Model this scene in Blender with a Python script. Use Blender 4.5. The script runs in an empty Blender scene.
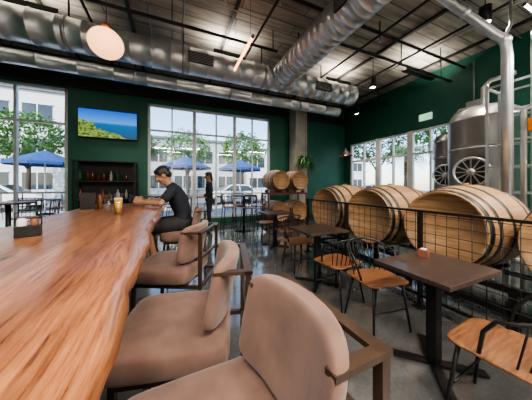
import bpy, bmesh, math, random
from mathutils import Vector, Matrix, Euler
random.seed(7)
scene = bpy.context.scene
HC = 1.35
# ------------------------------------------------------------------ materials
def newmat(name):
    m = bpy.data.materials.new(name); m.use_nodes = True
    nt = m.node_tree; b = nt.nodes["Principled BSDF"]
    return m, nt, b
def M(name, c1, c2=None, rough=.5, metal=0., scale=6., stretch=(1,1,1), bump=0., coat=0., detail=4., lo=.35, hi=.65, rvar=0., spec=None):
    m, nt, b = newmat(name)
    N = nt.nodes; L = nt.links
    if c2 is None: c2 = tuple(x*.85 for x in c1)
    tc = N.new("ShaderNodeTexCoord"); mp = N.new("ShaderNodeMapping")
    mp.inputs["Scale"].default_value = stretch
    nz = N.new("ShaderNodeTexNoise"); nz.inputs["Scale"].default_value = scale; nz.inputs["Detail"].default_value = detail
    L.new(tc.outputs["Object"], mp.inputs["Vector"]); L.new(mp.outputs["Vector"], nz.inputs["Vector"])
    r = N.new("ShaderNodeValToRGB")
    r.color_ramp.elements[0].position = lo; r.color_ramp.elements[1].position = hi
    r.color_ramp.elements[0].color = (*c1, 1); r.color_ramp.elements[1].color = (*c2, 1)
    L.new(nz.outputs["Fac"], r.inputs["Fac"]); L.new(r.outputs["Color"], b.inputs["Base Color"])
    b.inputs["Roughness"].default_value = rough; b.inputs["Metallic"].default_value = metal
    if coat: b.inputs["Coat Weight"].default_value = coat; b.inputs["Coat Roughness"].default_value = .08
    if spec is not None: b.inputs["Specular IOR Level"].default_value = spec
    if bump:
        bp = N.new("ShaderNodeBump"); bp.inputs["Strength"].default_value = bump; bp.inputs["Distance"].default_value = .01
        L.new(nz.outputs["Fac"], bp.inputs["Height"]); L.new(bp.outputs["Normal"], b.inputs["Normal"])
    if rvar:
        mr = N.new("ShaderNodeMapRange"); mr.inputs["To Min"].default_value = rough-rvar; mr.inputs["To Max"].default_value = rough+rvar
        L.new(nz.outputs["Fac"], mr.inputs["Value"]); L.new(mr.outputs["Result"], b.inputs["Roughness"])
    return m
def EM(name, col, s):
    m, nt, b = newmat(name)
    b.inputs["Base Color"].default_value = (*col, 1); b.inputs["Emission Color"].default_value = (*col, 1); b.inputs["Emission Strength"].default_value = s
    return m
def glassmat(name, tint=(1,1,1), refl=.08):
    m = bpy.data.materials.new(name); m.use_nodes = True; nt = m.node_tree; N = nt.nodes; L = nt.links
    N.remove(N["Principled BSDF"]); out = N["Material Output"]
    t = N.new("ShaderNodeBsdfTransparent"); t.inputs["Color"].default_value = (*tint, 1)
    g = N.new("ShaderNodeBsdfGlossy"); g.inputs["Roughness"].default_value = .02
    mx = N.new("ShaderNodeMixShader"); mx.inputs["Fac"].default_value = refl
    L.new(t.outputs[0], mx.inputs[1]); L.new(g.outputs[0], mx.inputs[2]); L.new(mx.outputs[0], out.inputs["Surface"])
    return m
black = M("black_steel", (.012,.012,.013), (.02,.02,.02), rough=.42, metal=.3, scale=20)
bronze = M("dark_wood_frame", (.055,.032,.02), (.032,.019,.013), rough=.38, scale=20, stretch=(1,1,.2))
blackmatte = M("black_paint", (.015,.015,.015), (.025,.025,.025), rough=.6)
steel = M("stainless", (.72,.72,.72), (.6,.6,.6), rough=.30, metal=.85, scale=3, rvar=.06)
galv = M("galvanised", (.72,.74,.77), (.55,.57,.6), rough=.36, metal=.8, scale=5, rvar=.08)
galv2 = M("galvanised_dull", (.45,.46,.48), (.34,.35,.37), rough=.45, metal=.7, scale=5)
green = M("green_paint", (.013,.095,.066), (.017,.11,.077), rough=.5, scale=2)
velvet = M("mauve_tan_velvet", (.205,.115,.088), (.140,.078,.060), rough=.9, scale=9, bump=.15)
velvet.node_tree.nodes["Principled BSDF"].inputs["Sheen Weight"].default_value = .25
seatwood = M("seat_wood", (.24,.105,.048), (.13,.058,.028), rough=.4, scale=5, stretch=(2,14,2))
tablewood = M("dark_tabletop", (.060,.039,.033), (.036,.025,.022), rough=.33, scale=5, stretch=(2,12,2), coat=.2)
concrete_col = M("column_concrete", (.38,.36,.32), (.28,.265,.24), rough=.85, scale=3, bump=.2)
white = M("white_paint", (.75,.75,.73), (.68,.68,.66), rough=.5)
frame_m = M("window_frame", (.55,.56,.56), (.48,.49,.49), rough=.4, metal=.2)
pane = glassmat("window_glass", (.97,.98,.98), .05)
glassy = glassmat("drink_glass", (.93,.95,.95), .14)
beer = M("beer", (.75,.36,.05), (.7,.3,.04), rough=.1); foam = M("foam", (.85,.8,.7), rough=.8)
skin = M("skin", (.36,.19,.12), (.32,.165,.10), rough=.5, scale=20)
hair = M("black_hair", (.010,.009,.008), (.02,.017,.015), rough=.45, scale=60, bump=.5)
shirt = M("navy_tshirt", (.010,.013,.020), (.015,.019,.027), rough=.85, scale=12, bump=.3)
shorts = M("dark_shorts", (.03,.03,.033), (.02,.02,.022), rough=.85, scale=12, bump=.3)
shoe = M("shoe", (.05,.05,.05), (.03,.03,.03), rough=.6)
eyew = M("eye_white", (.7,.7,.68), rough=.3); lips = M("lips", (.28,.10,.08), rough=.5)
leaf = M("leaf_green", (.035,.11,.02), (.10,.20,.04), rough=.6, scale=2)
leafdark = M("plant_leaf", (.02,.09,.02), (.05,.16,.04), rough=.5, scale=9)
bark = M("bark", (.09,.06,.04), (.05,.035,.025), rough=.9, scale=14, bump=.5)
blue_cloth = M("blue_canvas", (.018,.06,.19), (.025,.08,.24), rough=.8)
copper = M("copper", (.6,.22,.10), (.5,.18,.08), rough=.3, metal=.9)
orange = M("orange_plastic", (.65,.17,.02), rough=.4)
redbrown = M("candle_box", (.22,.08,.05), (.16,.05,.03), rough=.5)
glass_dark = M("dark_glass", (.03,.04,.05), (.05,.07,.08), rough=.08, scale=.6)
rubber = M("rubber", (.015,.015,.015), rough=.8)
carpaint = M("car_white", (.75,.76,.78), (.7,.7,.72), rough=.2, coat=.6)
cargrey = M("car_grey", (.10,.11,.13), (.08,.09,.1), rough=.2, coat=.6)
carred = M("car_red", (.30,.03,.02), (.25,.02,.02), rough=.2, coat=.6)

def bar_wood():
    m, nt, b = newmat("live_edge_slab"); N = nt.nodes; L = nt.links
    tc = N.new("ShaderNodeTexCoord"); mp = N.new("ShaderNodeMapping"); mp.inputs["Scale"].default_value = (1, .06, 1)
    wv = N.new("ShaderNodeTexNoise"); wv.inputs["Scale"].default_value = 1.3
    L.new(tc.outputs["Object"], wv.inputs["Vector"])
    ad = N.new("ShaderNodeVectorMath"); ad.operation = 'MULTIPLY_ADD'; ad.inputs[1].default_value = (.12,.12,0); L.new(wv.outputs["Color"], ad.inputs[0]); L.new(tc.outputs["Object"], ad.inputs[2])
    L.new(ad.outputs[0], mp.inputs["Vector"])
    n1 = N.new("ShaderNodeTexNoise"); n1.inputs["Scale"].default_value = 75; n1.inputs["Detail"].default_value = 9; n1.inputs["Roughness"].default_value = .75
    n2 = N.new("ShaderNodeTexNoise"); n2.inputs["Scale"].default_value = 12; n2.inputs["Detail"].default_value = 3
    L.new(mp.outputs[0], n1.inputs["Vector"]); L.new(mp.outputs[0], n2.inputs["Vector"])
    r = N.new("ShaderNodeValToRGB"); e = r.color_ramp.elements
    e[0].position = .34; e[0].color = (.085,.029,.012,1); e[1].position = .64; e[1].color = (.50,.215,.088,1)
    k = e.new(.46); k.color = (.30,.112,.043,1)
    L.new(n1.outputs["Fac"], r.inputs["Fac"])
    mx = N.new("ShaderNodeMix"); mx.data_type = 'RGBA'; mx.blend_type = 'MULTIPLY'; mx.inputs[0].default_value = .65
    r2 = N.new("ShaderNodeValToRGB"); r2.color_ramp.elements[0].position = .35; r2.color_ramp.elements[0].color = (.45,.36,.30,1); r2.color_ramp.elements[1].position = .58
    L.new(n2.outputs["Fac"], r2.inputs["Fac"]); L.new(r.outputs[0], mx.inputs[6]); L.new(r2.outputs[0], mx.inputs[7])
    v = N.new("ShaderNodeTexVoronoi"); v.inputs["Scale"].default_value = 2.6
    mp2 = N.new("ShaderNodeMapping"); mp2.inputs["Scale"].default_value = (1.8,.7,1); L.new(ad.outputs[0], mp2.inputs["Vector"]); L.new(mp2.outputs[0], v.inputs["Vector"])
    r3 = N.new("ShaderNodeValToRGB"); r3.color_ramp.elements[0].position = .03; r3.color_ramp.elements[0].color = (.10,.05,.03,1); r3.color_ramp.elements[1].position = .11
    L.new(v.outputs["Distance"], r3.inputs["Fac"])
    mx2 = N.new("ShaderNodeMix"); mx2.data_type = 'RGBA'; mx2.blend_type = 'MULTIPLY'; mx2.inputs[0].default_value = 1
    L.new(mx.outputs[2], mx2.inputs[6]); L.new(r3.outputs[0], mx2.inputs[7]); L.new(mx2.outputs[2], b.inputs["Base Color"])
    b.inputs["Roughness"].default_value = .32; b.inputs["Coat Weight"].default_value = .4; b.inputs["Coat Roughness"].default_value = .16
    bp = N.new("ShaderNodeBump"); bp.inputs["Strength"].default_value = .25; bp.inputs["Distance"].default_value = .003
    L.new(n1.outputs["Fac"], bp.inputs["Height"]); L.new(bp.outputs[0], b.inputs["Normal"])
    return m
def floor_mat():
    m, nt, b = newmat("polished_concrete"); N = nt.nodes; L = nt.links
    tc = N.new("ShaderNodeTexCoord")
    n1 = N.new("ShaderNodeTexNoise"); n1.inputs["Scale"].default_value = 1.1; n1.inputs["Detail"].default_value = 8; n1.inputs["Roughness"].default_value = .6
    n2 = N.new("ShaderNodeTexNoise"); n2.inputs["Scale"].default_value = 40; n2.inputs["Detail"].default_value = 3
    L.new(tc.outputs["Object"], n1.inputs["Vector"]); L.new(tc.outputs["Object"], n2.inputs["Vector"])
    r = N.new("ShaderNodeValToRGB"); r.color_ramp.elements[0].position = .3; r.color_ramp.elements[0].color = (.06,.062,.064,1)
    r.color_ramp.elements[1].position = .7; r.color_ramp.elements[1].color = (.155,.157,.16,1)
    L.new(n1.outputs["Fac"], r.inputs["Fac"])
    mx = N.new("ShaderNodeMix"); mx.data_type = 'RGBA'; mx.blend_type = 'OVERLAY'; mx.inputs[0].default_value = .3
    L.new(r.outputs[0], mx.inputs[6]); L.new(n2.outputs["Fac"], mx.inputs[7]); L.new(mx.outputs[2], b.inputs["Base Color"])
    mr = N.new("ShaderNodeMapRange"); mr.inputs["To Min"].default_value = .04; mr.inputs["To Max"].default_value = .20
    L.new(n1.outputs["Fac"], mr.inputs["Value"]); L.new(mr.outputs[0], b.inputs["Roughness"])
    b.inputs["Coat Weight"].default_value = .8; b.inputs["Coat Roughness"].default_value = .07
    return m
def ceil_mat():
    m, nt, b = newmat("board_formed_ceiling"); N = nt.nodes; L = nt.links
    tc = N.new("ShaderNodeTexCoord"); mp = N.new("ShaderNodeMapping"); mp.inputs["Scale"].default_value = (.5,3.2,1)
    L.new(tc.outputs["Object"], mp.inputs["Vector"])
    n1 = N.new("ShaderNodeTexNoise"); n1.inputs["Scale"].default_value = 2.2; n1.inputs["Detail"].default_value = 7; L.new(mp.outputs[0], n1.inputs["Vector"])
    r = N.new("ShaderNodeValToRGB"); r.color_ramp.elements[0].position = .3; r.color_ramp.elements[0].color = (.15,.135,.115,1)
    r.color_ramp.elements[1].position = .7; r.color_ramp.elements[1].color = (.42,.385,.335,1); L.new(n1.outputs["Fac"], r.inputs["Fac"])
    br = N.new("ShaderNodeTexBrick"); br.inputs["Scale"].default_value = 1; br.inputs["Brick Width"].default_value = 2.4; br.inputs["Row Height"].default_value = .3
    br.inputs["Mortar Size"].default_value = .012; br.inputs["Color1"].default_value = (.82,.82,.82,1); br.inputs["Color2"].default_value = (1,1,1,1); br.inputs["Mortar"].default_value = (.35,.35,.35,1)
    L.new(tc.outputs["Object"], br.inputs["Vector"])
    mx = N.new("ShaderNodeMix"); mx.data_type = 'RGBA'; mx.blend_type = 'MULTIPLY'; mx.inputs[0].default_value = 1
    L.new(r.outputs[0], mx.inputs[6]); L.new(br.outputs["Color"], mx.inputs[7]); L.new(mx.outputs[2], b.inputs["Base Color"]); b.inputs["Roughness"].default_value = .85
    return m
def siding_mat(name, c, row=.25):
    m, nt, b = newmat(name); N = nt.nodes; L = nt.links
    tc = N.new("ShaderNodeTexCoord"); w = N.new("ShaderNodeTexWave"); w.bands_direction = 'Z'; w.inputs["Scale"].default_value = .31/row
    w.wave_profile = 'SAW'; L.new(tc.outputs["Object"], w.inputs["Vector"])
    r = N.new("ShaderNodeValToRGB"); r.color_ramp.elements[0].position = .0; r.color_ramp.elements[0].color = tuple(x*.6 for x in c)+(1,)
    r.color_ramp.elements[1].position = .15; r.color_ramp.elements[1].color = (*c,1); L.new(w.outputs["Fac"], r.inputs["Fac"]); L.new(r.outputs[0], b.inputs["Base Color"])
    b.inputs["Roughness"].default_value = .7
    return m
def tv_mat():
    m, nt, b = newmat("tv_coast_picture"); N = nt.nodes; L = nt.links
    tc = N.new("ShaderNodeTexCoord"); sp = N.new("ShaderNodeSeparateXYZ"); L.new(tc.outputs["Generated"], sp.inputs[0])
    r = N.new("ShaderNodeValToRGB"); e = r.color_ramp.elements
    e[0].position = 0; e[0].color = (.004,.045,.10,1); e[1].position = 1; e[1].color = (.008,.07,.42,1)
    k = e.new(.50); k.color = (.008,.10,.26,1); k = e.new(.56); k.color = (.05,.22,.60,1)
    L.new(sp.outputs["Z"], r.inputs["Fac"])
    nz = N.new("ShaderNodeTexNoise"); nz.inputs["Scale"].default_value = 5; nz.inputs["Detail"].default_value = 6; L.new(tc.outputs["Generated"], nz.inputs["Vector"])
    a = N.new("ShaderNodeMath"); a.operation = 'MULTIPLY_ADD'; L.new(sp.outputs["X"], a.inputs[0]); a.inputs[1].default_value = .75; L.new(sp.outputs["Z"], a.inputs[2])
    a2 = N.new("ShaderNodeMath"); a2.operation = 'MULTIPLY_ADD'; L.new(nz.outputs["Fac"], a2.inputs[0]); a2.inputs[1].default_value = -.5; L.new(a.outputs[0], a2.inputs[2])
    lt = N.new("ShaderNodeMath"); lt.operation = 'LESS_THAN'; L.new(a2.outputs[0], lt.inputs[0]); lt.inputs[1].default_value = .38
    g = N.new("ShaderNodeValToRGB"); g.color_ramp.elements[0].position = .35; g.color_ramp.elements[0].color = (.006,.04,.008,1); g.color_ramp.elements[1].position = .65; g.color_ramp.elements[1].color = (.22,.30,.06,1)
    n2 = N.new("ShaderNodeTexNoise"); n2.inputs["Scale"].default_value = 16; L.new(tc.outputs["Generated"], n2.inputs["Vector"]); L.new(n2.outputs["Fac"], g.inputs["Fac"])
    mx = N.new("ShaderNodeMix"); mx.data_type = 'RGBA'; L.new(lt.outputs[0], mx.inputs[0]); L.new(r.outputs[0], mx.inputs[6]); L.new(g.outputs[0], mx.inputs[7])
    b.inputs["Base Color"].default_value = (0,0,0,1); L.new(mx.outputs[2], b.inputs["Emission Color"]); b.inputs["Emission Strength"].default_value = 1.1
    b.inputs["Roughness"].default_value = .3
    return m
def head_mat():
    m, nt, b = newmat("barrel_head_wood"); N = nt.nodes; L = nt.links
    tc = N.new("ShaderNodeTexCoord"); w = N.new("ShaderNodeTexWave"); w.bands_direction = 'Z'; w.inputs["Scale"].default_value = 3.2; w.wave_profile = 'SAW'
    L.new(tc.outputs["Object"], w.inputs["Vector"])
    nz = N.new("ShaderNodeTexNoise"); nz.inputs["Scale"].default_value = 4; mp = N.new("ShaderNodeMapping"); mp.inputs["Scale"].default_value = (1,1,9)
    L.new(tc.outputs["Object"], mp.inputs["Vector"]); L.new(mp.outputs[0], nz.inputs["Vector"])
    r = N.new("ShaderNodeValToRGB"); r.color_ramp.elements[0].position = .3; r.color_ramp.elements[0].color = (.32,.175,.085,1); r.color_ramp.elements[1].position = .7; r.color_ramp.elements[1].color = (.50,.305,.16,1)
    L.new(nz.outputs["Fac"], r.inputs["Fac"])
    r2 = N.new("ShaderNodeValToRGB"); r2.color_ramp.elements[0].position = 0; r2.color_ramp.elements[0].color = (.3,.25,.2,1); r2.color_ramp.elements[1].position = .08
    L.new(w.outputs["Fac"], r2.inputs["Fac"])
    mx = N.new("ShaderNodeMix"); mx.data_type = 'RGBA'; mx.blend_type = 'MULTIPLY'; mx.inputs[0].default_value = 1
    L.new(r.outputs[0], mx.inputs[6]); L.new(r2.outputs[0], mx.inputs[7]); L.new(mx.outputs[2], b.inputs["Base Color"]); b.inputs["Roughness"].default_value = .55
    return m
slab_m = bar_wood(); floor_m = floor_mat(); ceil_m = ceil_mat(); headwood = head_mat()
staves = [M("stave_%d"%i, c, tuple(x*.78 for x in c), rough=.5, scale=5, stretch=(1,6,6)) for i, c in enumerate([(.43,.255,.13),(.37,.21,.105),(.48,.29,.155)])]
hoop = M("barrel_hoop", (.10,.095,.09), (.06,.055,.05), rough=.45, metal=.8)

# ------------------------------------------------------------------ builder
class B:
    def __init__(s, name): s.name = name; s.bm = bmesh.new(); s.mats = []; s.xf = Matrix.Identity(4)
    def mi(s, m):
        if m not in s.mats: s.mats.append(m)
        return s.mats.index(m)
    def _fin(s, verts, m, smooth):
        i = s.mi(m); fs = set()
        for v in verts:
            for f in v.link_faces: fs.add(f)
        for f in fs: f.material_index = i; f.smooth = smooth
        bmesh.ops.transform(s.bm, matrix=s.xf, verts=list(verts))
    def box(s, c, size, m, rot=None, bev=0.):
        mat = Matrix.Translation(c)
        if rot is not None: mat = mat @ (Euler(rot).to_matrix().to_4x4() if not isinstance(rot, Matrix) else rot)
        mat = mat @ Matrix.Diagonal((*size, 1))
        r = bmesh.ops.create_cube(s.bm, size=1, matrix=mat); vs = r['verts']
        if bev > 0:
            es = set(e for v in vs for e in v.link_edges)
            r2 = bmesh.ops.bevel(s.bm, geom=list(es), offset=bev, segments=2, profile=.7, affect='EDGES')
            vs = list(set(r2['verts']) | set(v for v in vs if v.is_valid))
        s._fin(vs, m, False)
    def bx(s, x0, x1, y0, y1, z0, z1, m, bev=0.):
        s.box(((x0+x1)/2, (y0+y1)/2, (z0+z1)/2), (abs(x1-x0), abs(y1-y0), abs(z1-z0)), m, bev=bev)
    def bar(s, p, q, w, h, m):
        p = Vector(p); q = Vector(q); d = q-p
        R = d.to_track_quat('X', 'Z').to_matrix().to_4x4()
        s.box((p+q)/2, (d.length, w, h), m, rot=R)
    def ell(s, c, r, m, rot=None, seg=20):
        mat = Matrix.Translation(c)
        if rot is not None: mat = mat @ Euler(rot).to_matrix().to_4x4()
        mat = mat @ Matrix.Diagonal((*r, 1))
        r_ = bmesh.ops.create_uvsphere(s.bm, u_segments=seg, v_segments=max(8, seg*2//3), radius=1, matrix=mat)
        s._fin(r_['verts'], m, True)
    def rings(s, rings, m, caps=True, smooth=True, closed=False, matfn=None):
        vs = [[s.bm.verts.new(p) for p in R] for R in rings]; n = len(vs[0]); k = len(vs)
        fs = []
        for a in range(k if closed else k-1):
            b = (a+1) % k
            for j in range(n):
                f = s.bm.faces.new((vs[a][j], vs[a][(j+1)%n], vs[b][(j+1)%n], vs[b][j])); f.smooth = smooth
                f.material_index = s.mi(matfn(a, j)) if matfn else s.mi(m); fs.append(f)
        if caps and not closed:
            for R in (list(reversed(vs[0])), vs[-1]):
                f = s.bm.faces.new(R); f.material_index = s.mi(m); f.smooth = False; fs.append(f)
        bmesh.ops.recalc_face_normals(s.bm, faces=fs)
        bmesh.ops.transform(s.bm, matrix=s.xf, verts=[v for R in vs for v in R])
    def tube(s, pts, r, m, seg=8, caps=True, closed=False):
        pts = [Vector(p) for p in pts]; n = len(pts)
        rs = r if isinstance(r, (list, tuple)) else [r]*n
        up = None; R = []
        for i, p in enumerate(pts):
            if closed: t = (pts[(i+1)%n]-pts[i-1])
            else: t = pts[min(i+1, n-1)]-pts[max(i-1, 0)]
            t.normalize()
            if up is None:
                up = Vector((0,0,1)) if abs(t.z) < .9 else Vector((1,0,0))
            u = (up - t*up.dot(t)); 
            if u.length < 1e-4: u = t.orthogonal()
            u.normalize(); up = u; v = t.cross(u)
            R.append([p + (u*math.cos(2*math.pi*j/seg)+v*math.sin(2*math.pi*j/seg))*rs[i] for j in range(seg)])
        s.rings(R, m, caps=caps, closed=closed)
    def limb(s, pts, rs, m, seg=14):
        s.tube(pts, rs, m, seg=seg)
        for p, r in zip(pts, rs): s.ell(p, (r, r, r), m, seg=12)
    def lathe(s, prof, m, c=(0,0,0), seg=24, axis='Z', matfn=None, caps=True):
        R = []
        for (r, h) in prof:
            ring = []
            for j in range(seg):
                a = 2*math.pi*j/seg; x, y = r*math.cos(a), r*math.sin(a)
                p = {'Z': (x, y, h), 'X': (h, x, y), 'Y': (x, h, y)}[axis]
                ring.append(Vector(p)+Vector(c))
            R.append(ring)
        s.rings(R, m, matfn=matfn, caps=caps)
    def sq(s, c, r, m, e1=.3, e2=.3, fn=None, nu=32, nv=16):
        f = lambda w, e: math.copysign(abs(w)**e, w)
        R = []
        for i in range(1, nv):
            et = -math.pi/2+math.pi*i/nv; ring = []
            for j in range(nu):
                om = 2*math.pi*j/nu
                p = Vector((r[0]*f(math.cos(et), e1)*f(math.cos(om), e2), r[1]*f(math.cos(et), e1)*f(math.sin(om), e2), r[2]*f(math.sin(et), e1)))
                p += Vector(c)
                if fn: p = fn(p)
                ring.append(p)
            R.append(ring)
        s.rings(R, m, caps=True)
    def quad(s, pts, m, smooth=False):
        vs = [s.bm.verts.new(p) for p in pts]; f = s.bm.faces.new(vs); f.material_index = s.mi(m); f.smooth = smooth
        bmesh.ops.transform(s.bm, matrix=s.xf, verts=vs)
    def done(s, loc=(0,0,0), rz=0., parent=None, name=None):
        me = bpy.data.meshes.new(s.name); s.bm.to_mesh(me); s.bm.free()
        for m in s.mats: me.materials.append(m)
        o = bpy.data.objects.new(s.name, me); scene.collection.objects.link(o)
        o.location = loc; o.rotation_euler = (0, 0, rz)
        if parent: o.parent = parent
        return o
def dup(o, loc, rz=0.):
    c = o.copy(); scene.collection.objects.link(c); c.location = loc; c.rotation_euler = (0, 0, rz); return c
rad = math.radians

# ------------------------------------------------------------------ room shell
XL, XR, YN, YF, ZC = -5.0, 7.1, -3.5, 7.46, 4.7
ZT = ZC-.004
b = B("floor"); b.bx(XL-.2, XR+.2, YN-.2, YF+.2, -.1, 0, floor_m); b.done()
b = B("ceiling"); b.bx(XL-.2, XR+.2, YN-.2, YF+.2, ZC, ZC+.2, ceil_m); b.done()
b = B("wall_back")
W1 = (-4.75, -2.58, .22, 3.95); W2 = (-.68, 3.42, .22, 3.85)
for x0, x1 in ((XL-.2, W1[0]), (W1[1], W2[0]), (W2[1], XR+.2)): b.bx(x0, x1, YF, YF+.2, 0, ZC, green)
for W in (W1, W2):
    b.bx(W[0], W[1], YF, YF+.2, 0, W[2], green); b.bx(W[0], W[1], YF, YF+.2, W[3], ZC, green)
b.done()
b = B("wall_right"); WR = (3.35, 7.1, .95, 3.1)
b.bx(XR, XR+.2, YN, WR[0], 0, ZC, green); b.bx(XR, XR+.2, WR[1], YF, 0, ZC, green)
b.bx(XR, XR+.2, WR[0], WR[1], 0, WR[2], green); b.bx(XR, XR+.2, WR[0], WR[1], WR[3], ZC, green); b.done()
b = B("wall_left"); b.bx(XL-.2, XL, YN, YF, 0, ZC, green); b.done()
b = B("wall_front"); b.bx(XL, XR, YN-.2, YN, 0, ZC, white); b.done()
b = B("baseboard_back")
for x0, x1 in ((XL, W1[0]), (W1[1], W2[0]), (W2[1], XR)): b.bx(x0, x1, YF-.015, YF, 0, .12, blackmatte)
b.done()

def window_y(name, W, vx, hz):
    b = B(name); x0, x1, z0, z1 = W; y = YF+.06; t = .035
    for x in (x0+t, x1-t): b.bx(x-t, x+t, y-.05, y+.05, z0, z1, frame_m)
    for z in (z0+t, z1-t): b.bx(x0, x1, y-.05, y+.05, z-t, z+t, frame_m)
    for x, w in vx: b.bx(x-w, x+w, y-.045, y+.045, z0, z1, frame_m)
    for z in hz: b.bx(x0, x1, y-.04, y+.04, z-.025, z+.025, frame_m)
    b.bx(x0, x1, y-.002, y+.002, z0, z1, pane); b.done()
window_y("window_1", W1, [(-3.62,.03)], [3.0, 1.15])
window_y("window_2", W2, [(.0,.02),(.68,.05),(1.4,.02),(2.05,.05),(2.72,.02)], [3.05, 1.05])
b = B("window_3"); x = XR+.06
for y, w in ((WR[0]+.04,.04),(4.55,.09),(5.75,.09),(WR[1]-.04,.04),(3.95,.02),(5.15,.02),(6.4,.02)): b.bx(x-.05, x+.05, y-w, y+w, WR[2], WR[3], white)
for z in (WR[2]+.04, WR[3]-.04, 2.35): b.bx(x-.045, x+.045, WR[0], WR[1], z-.03, z+.03, white)
b.bx(x-.002, x+.002, WR[0], WR[1], WR[2], WR[3], pane); b.done()

b = B("concrete_column"); b.box((4.45, 7.1, ZC/2), (.5, .5, ZC), concrete_col, bev=.02); b.done()
b = B("header_beam"); e0, e1 = XL+.01, XR-.01
b.bx(e0, e1, 7.36, 7.44, 4.0, 4.03, blackmatte); b.bx(e0, e1, 7.39, 7.41, 4.03, 4.25, blackmatte); b.bx(e0, e1, 7.36, 7.44, 4.25, 4.28, blackmatte)
b.done()
b = B("steel_joists")
for x in (-4.1, -2.2, -.75, 1.1, 3.1, 4.75, 6.55):
    b.bx(x-.035, x+.035, YN+.02, 7.3, 4.635, 4.645, blackmatte); b.bx(x-.007, x+.007, YN+.02, 7.3, 4.645, ZT, blackmatte)
b.done()

# ------------------------------------------------------------------ ducts & pipes
def duct(name, p, q, r, mt, step=.35, vents=(), straps=(), end=None):
    b = B(name); p = Vector(p); q = Vector(q); L = (q-p).length; d = (q-p).normalized(); n = int(L/step); pts = []; rs = []
    for i in range(n+1):
        t = i*L/n
        for dt, rr in ((-.012, r), (-.006, r*1.035), (.006, r*1.035), (.012, r)):
            if 0 <= t+dt <= L: pts.append(p+d*(t+dt)); rs.append(rr)
    b.tube(pts, rs, mt, seg=28)
    for t in straps:
        c = p+d*t
        b.bx(c.x-.012, c.x+.012, c.y-.012, c.y+.012, c.z+r*.9, ZT, blackmatte)
        b.tube([c-d*.03, c+d*.03], r*1.05, galv2, seg=28)
    for c, s_ in vents:
        b.box(c, s_, blackmatte, bev=.005)
        for k in range(7):
            zz = c[2]-s_[2]/2+s_[2]*(k+.5)/7
            b.box((c[0], c[1], zz), (s_[0]*1.04, s_[1]*1.04, .012), galv2, rot=(0,0,0))
    return b.done()
duct("main_supply_duct", (XL+.02, 4.9, 4.02), (4.95, 4.9, 4.02), .27, galv, vents=[((.55, 4.635, 3.98), (.5,.04,.22)), ((3.7, 4.635, 3.98), (.5,.04,.22))], straps=(1.5,3.3,5.2,7,8.8))
duct("round_return_duct", (XL+.02, 5.75, 3.83), (5.2, 5.75, 3.83), .14, galv, step=.6, straps=(2,4.2,6.4,8.6))
duct("spiral_branch_duct", (2.52, -3.2, 4.1), (2.52, 4.62, 4.05), .29, galv, step=.16, vents=[((2.24, 2.3, 4.03), (.04,.5,.2))], straps=(1.5,3.5,5.5,7.2))
b = B("sprinkler_pipes")
g = .02
for y, z in ((1.3, 4.5), (3.1, 4.45), (6.5, 4.35)): b.tube([(XL+g, y, z), (XR-g, y, z)], .028, blackmatte)
for x, z in ((-1.4, 4.45), (1.6, 4.4), (3.9, 4.42), (5.2,4.42)): b.tube([(x, YN+g, z), (x, YF-.15, z)], .024, blackmatte)
for x in (-3.2,-1.4,1.6,3.9,6):
    for y in (1.3, 3.1, 6.5):
        b.tube([(x, y, 4.33), (x, y, ZT)], .012, blackmatte); b.lathe([(.03,4.27),(.012,4.29),(.012,4.33)], galv2, c=(x,y,0), seg=10)
b.done()
b = B("wiring_conduits")
for y in (.4, 2.1, 3.9, 6.1): b.tube([(XL+g, y, 4.60), (XR-g, y, 4.60)], .012, galv2)
for x in (-.4, .2, 3.4, 5.6): b.tube([(x, YN+g, 4.57), (x, YF-.05, 4.57)], .014, galv2)
b.tube([(.1, 2.4, 4.59), (.45, 3.0, 4.3), (.9, 3.8, 4.59)], .014, white)
b.done()
b = B("unistrut_track")
for y in (2.6, 4.2):
    b.bx(XL+g, 2.1, y-.02, y+.02, 4.24, 4.28, blackmatte)
    for x in (-4,-2,0,2): b.bx(x-.008, x+.008, y-.008, y+.008, 4.28, ZT, blackmatte)
b.bx(2.95, XR-g, 3.38, 3.42, 4.2, 4.24, blackmatte); b.bx(2.95, XR-g, 5.3, 5.34, 4.2, 4.24, blackmatte)
for x in (3.15,5,6.6):
    for y in (3.4,5.32): b.bx(x-.008, x+.008, y-.008, y+.008, 4.24, ZT, blackmatte)
b.done()

# linear lamps
tube_warm = EM("tube_warm", (1,.30,.12), 5); tube_white = EM("tube_white", (1,.95,.88), 7)
def linear(p, q, mt):
    b = B("linear_pendant_lamp"); b.tube([p, q], .02, mt, seg=10)
    p = Vector(p); q = Vector(q); d = (q-p).normalized()*.03
    b.tube([p-d, p], .024, blackmatte); b.tube([q, q+d], .024, blackmatte)
    for e in (p+d*3, q-d*3): b.tube([e+Vector((0,0,.02)), (e.x, e.y, ZT)], .003, blackmatte, seg=5)
    b.done()
linear((1.12, 3.08, 3.6), (1.12, 4.1, 3.6), tube_warm)
linear((5.2, 1.5, 4.25), (6.6, 1.5, 4.25), tube_white)
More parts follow.
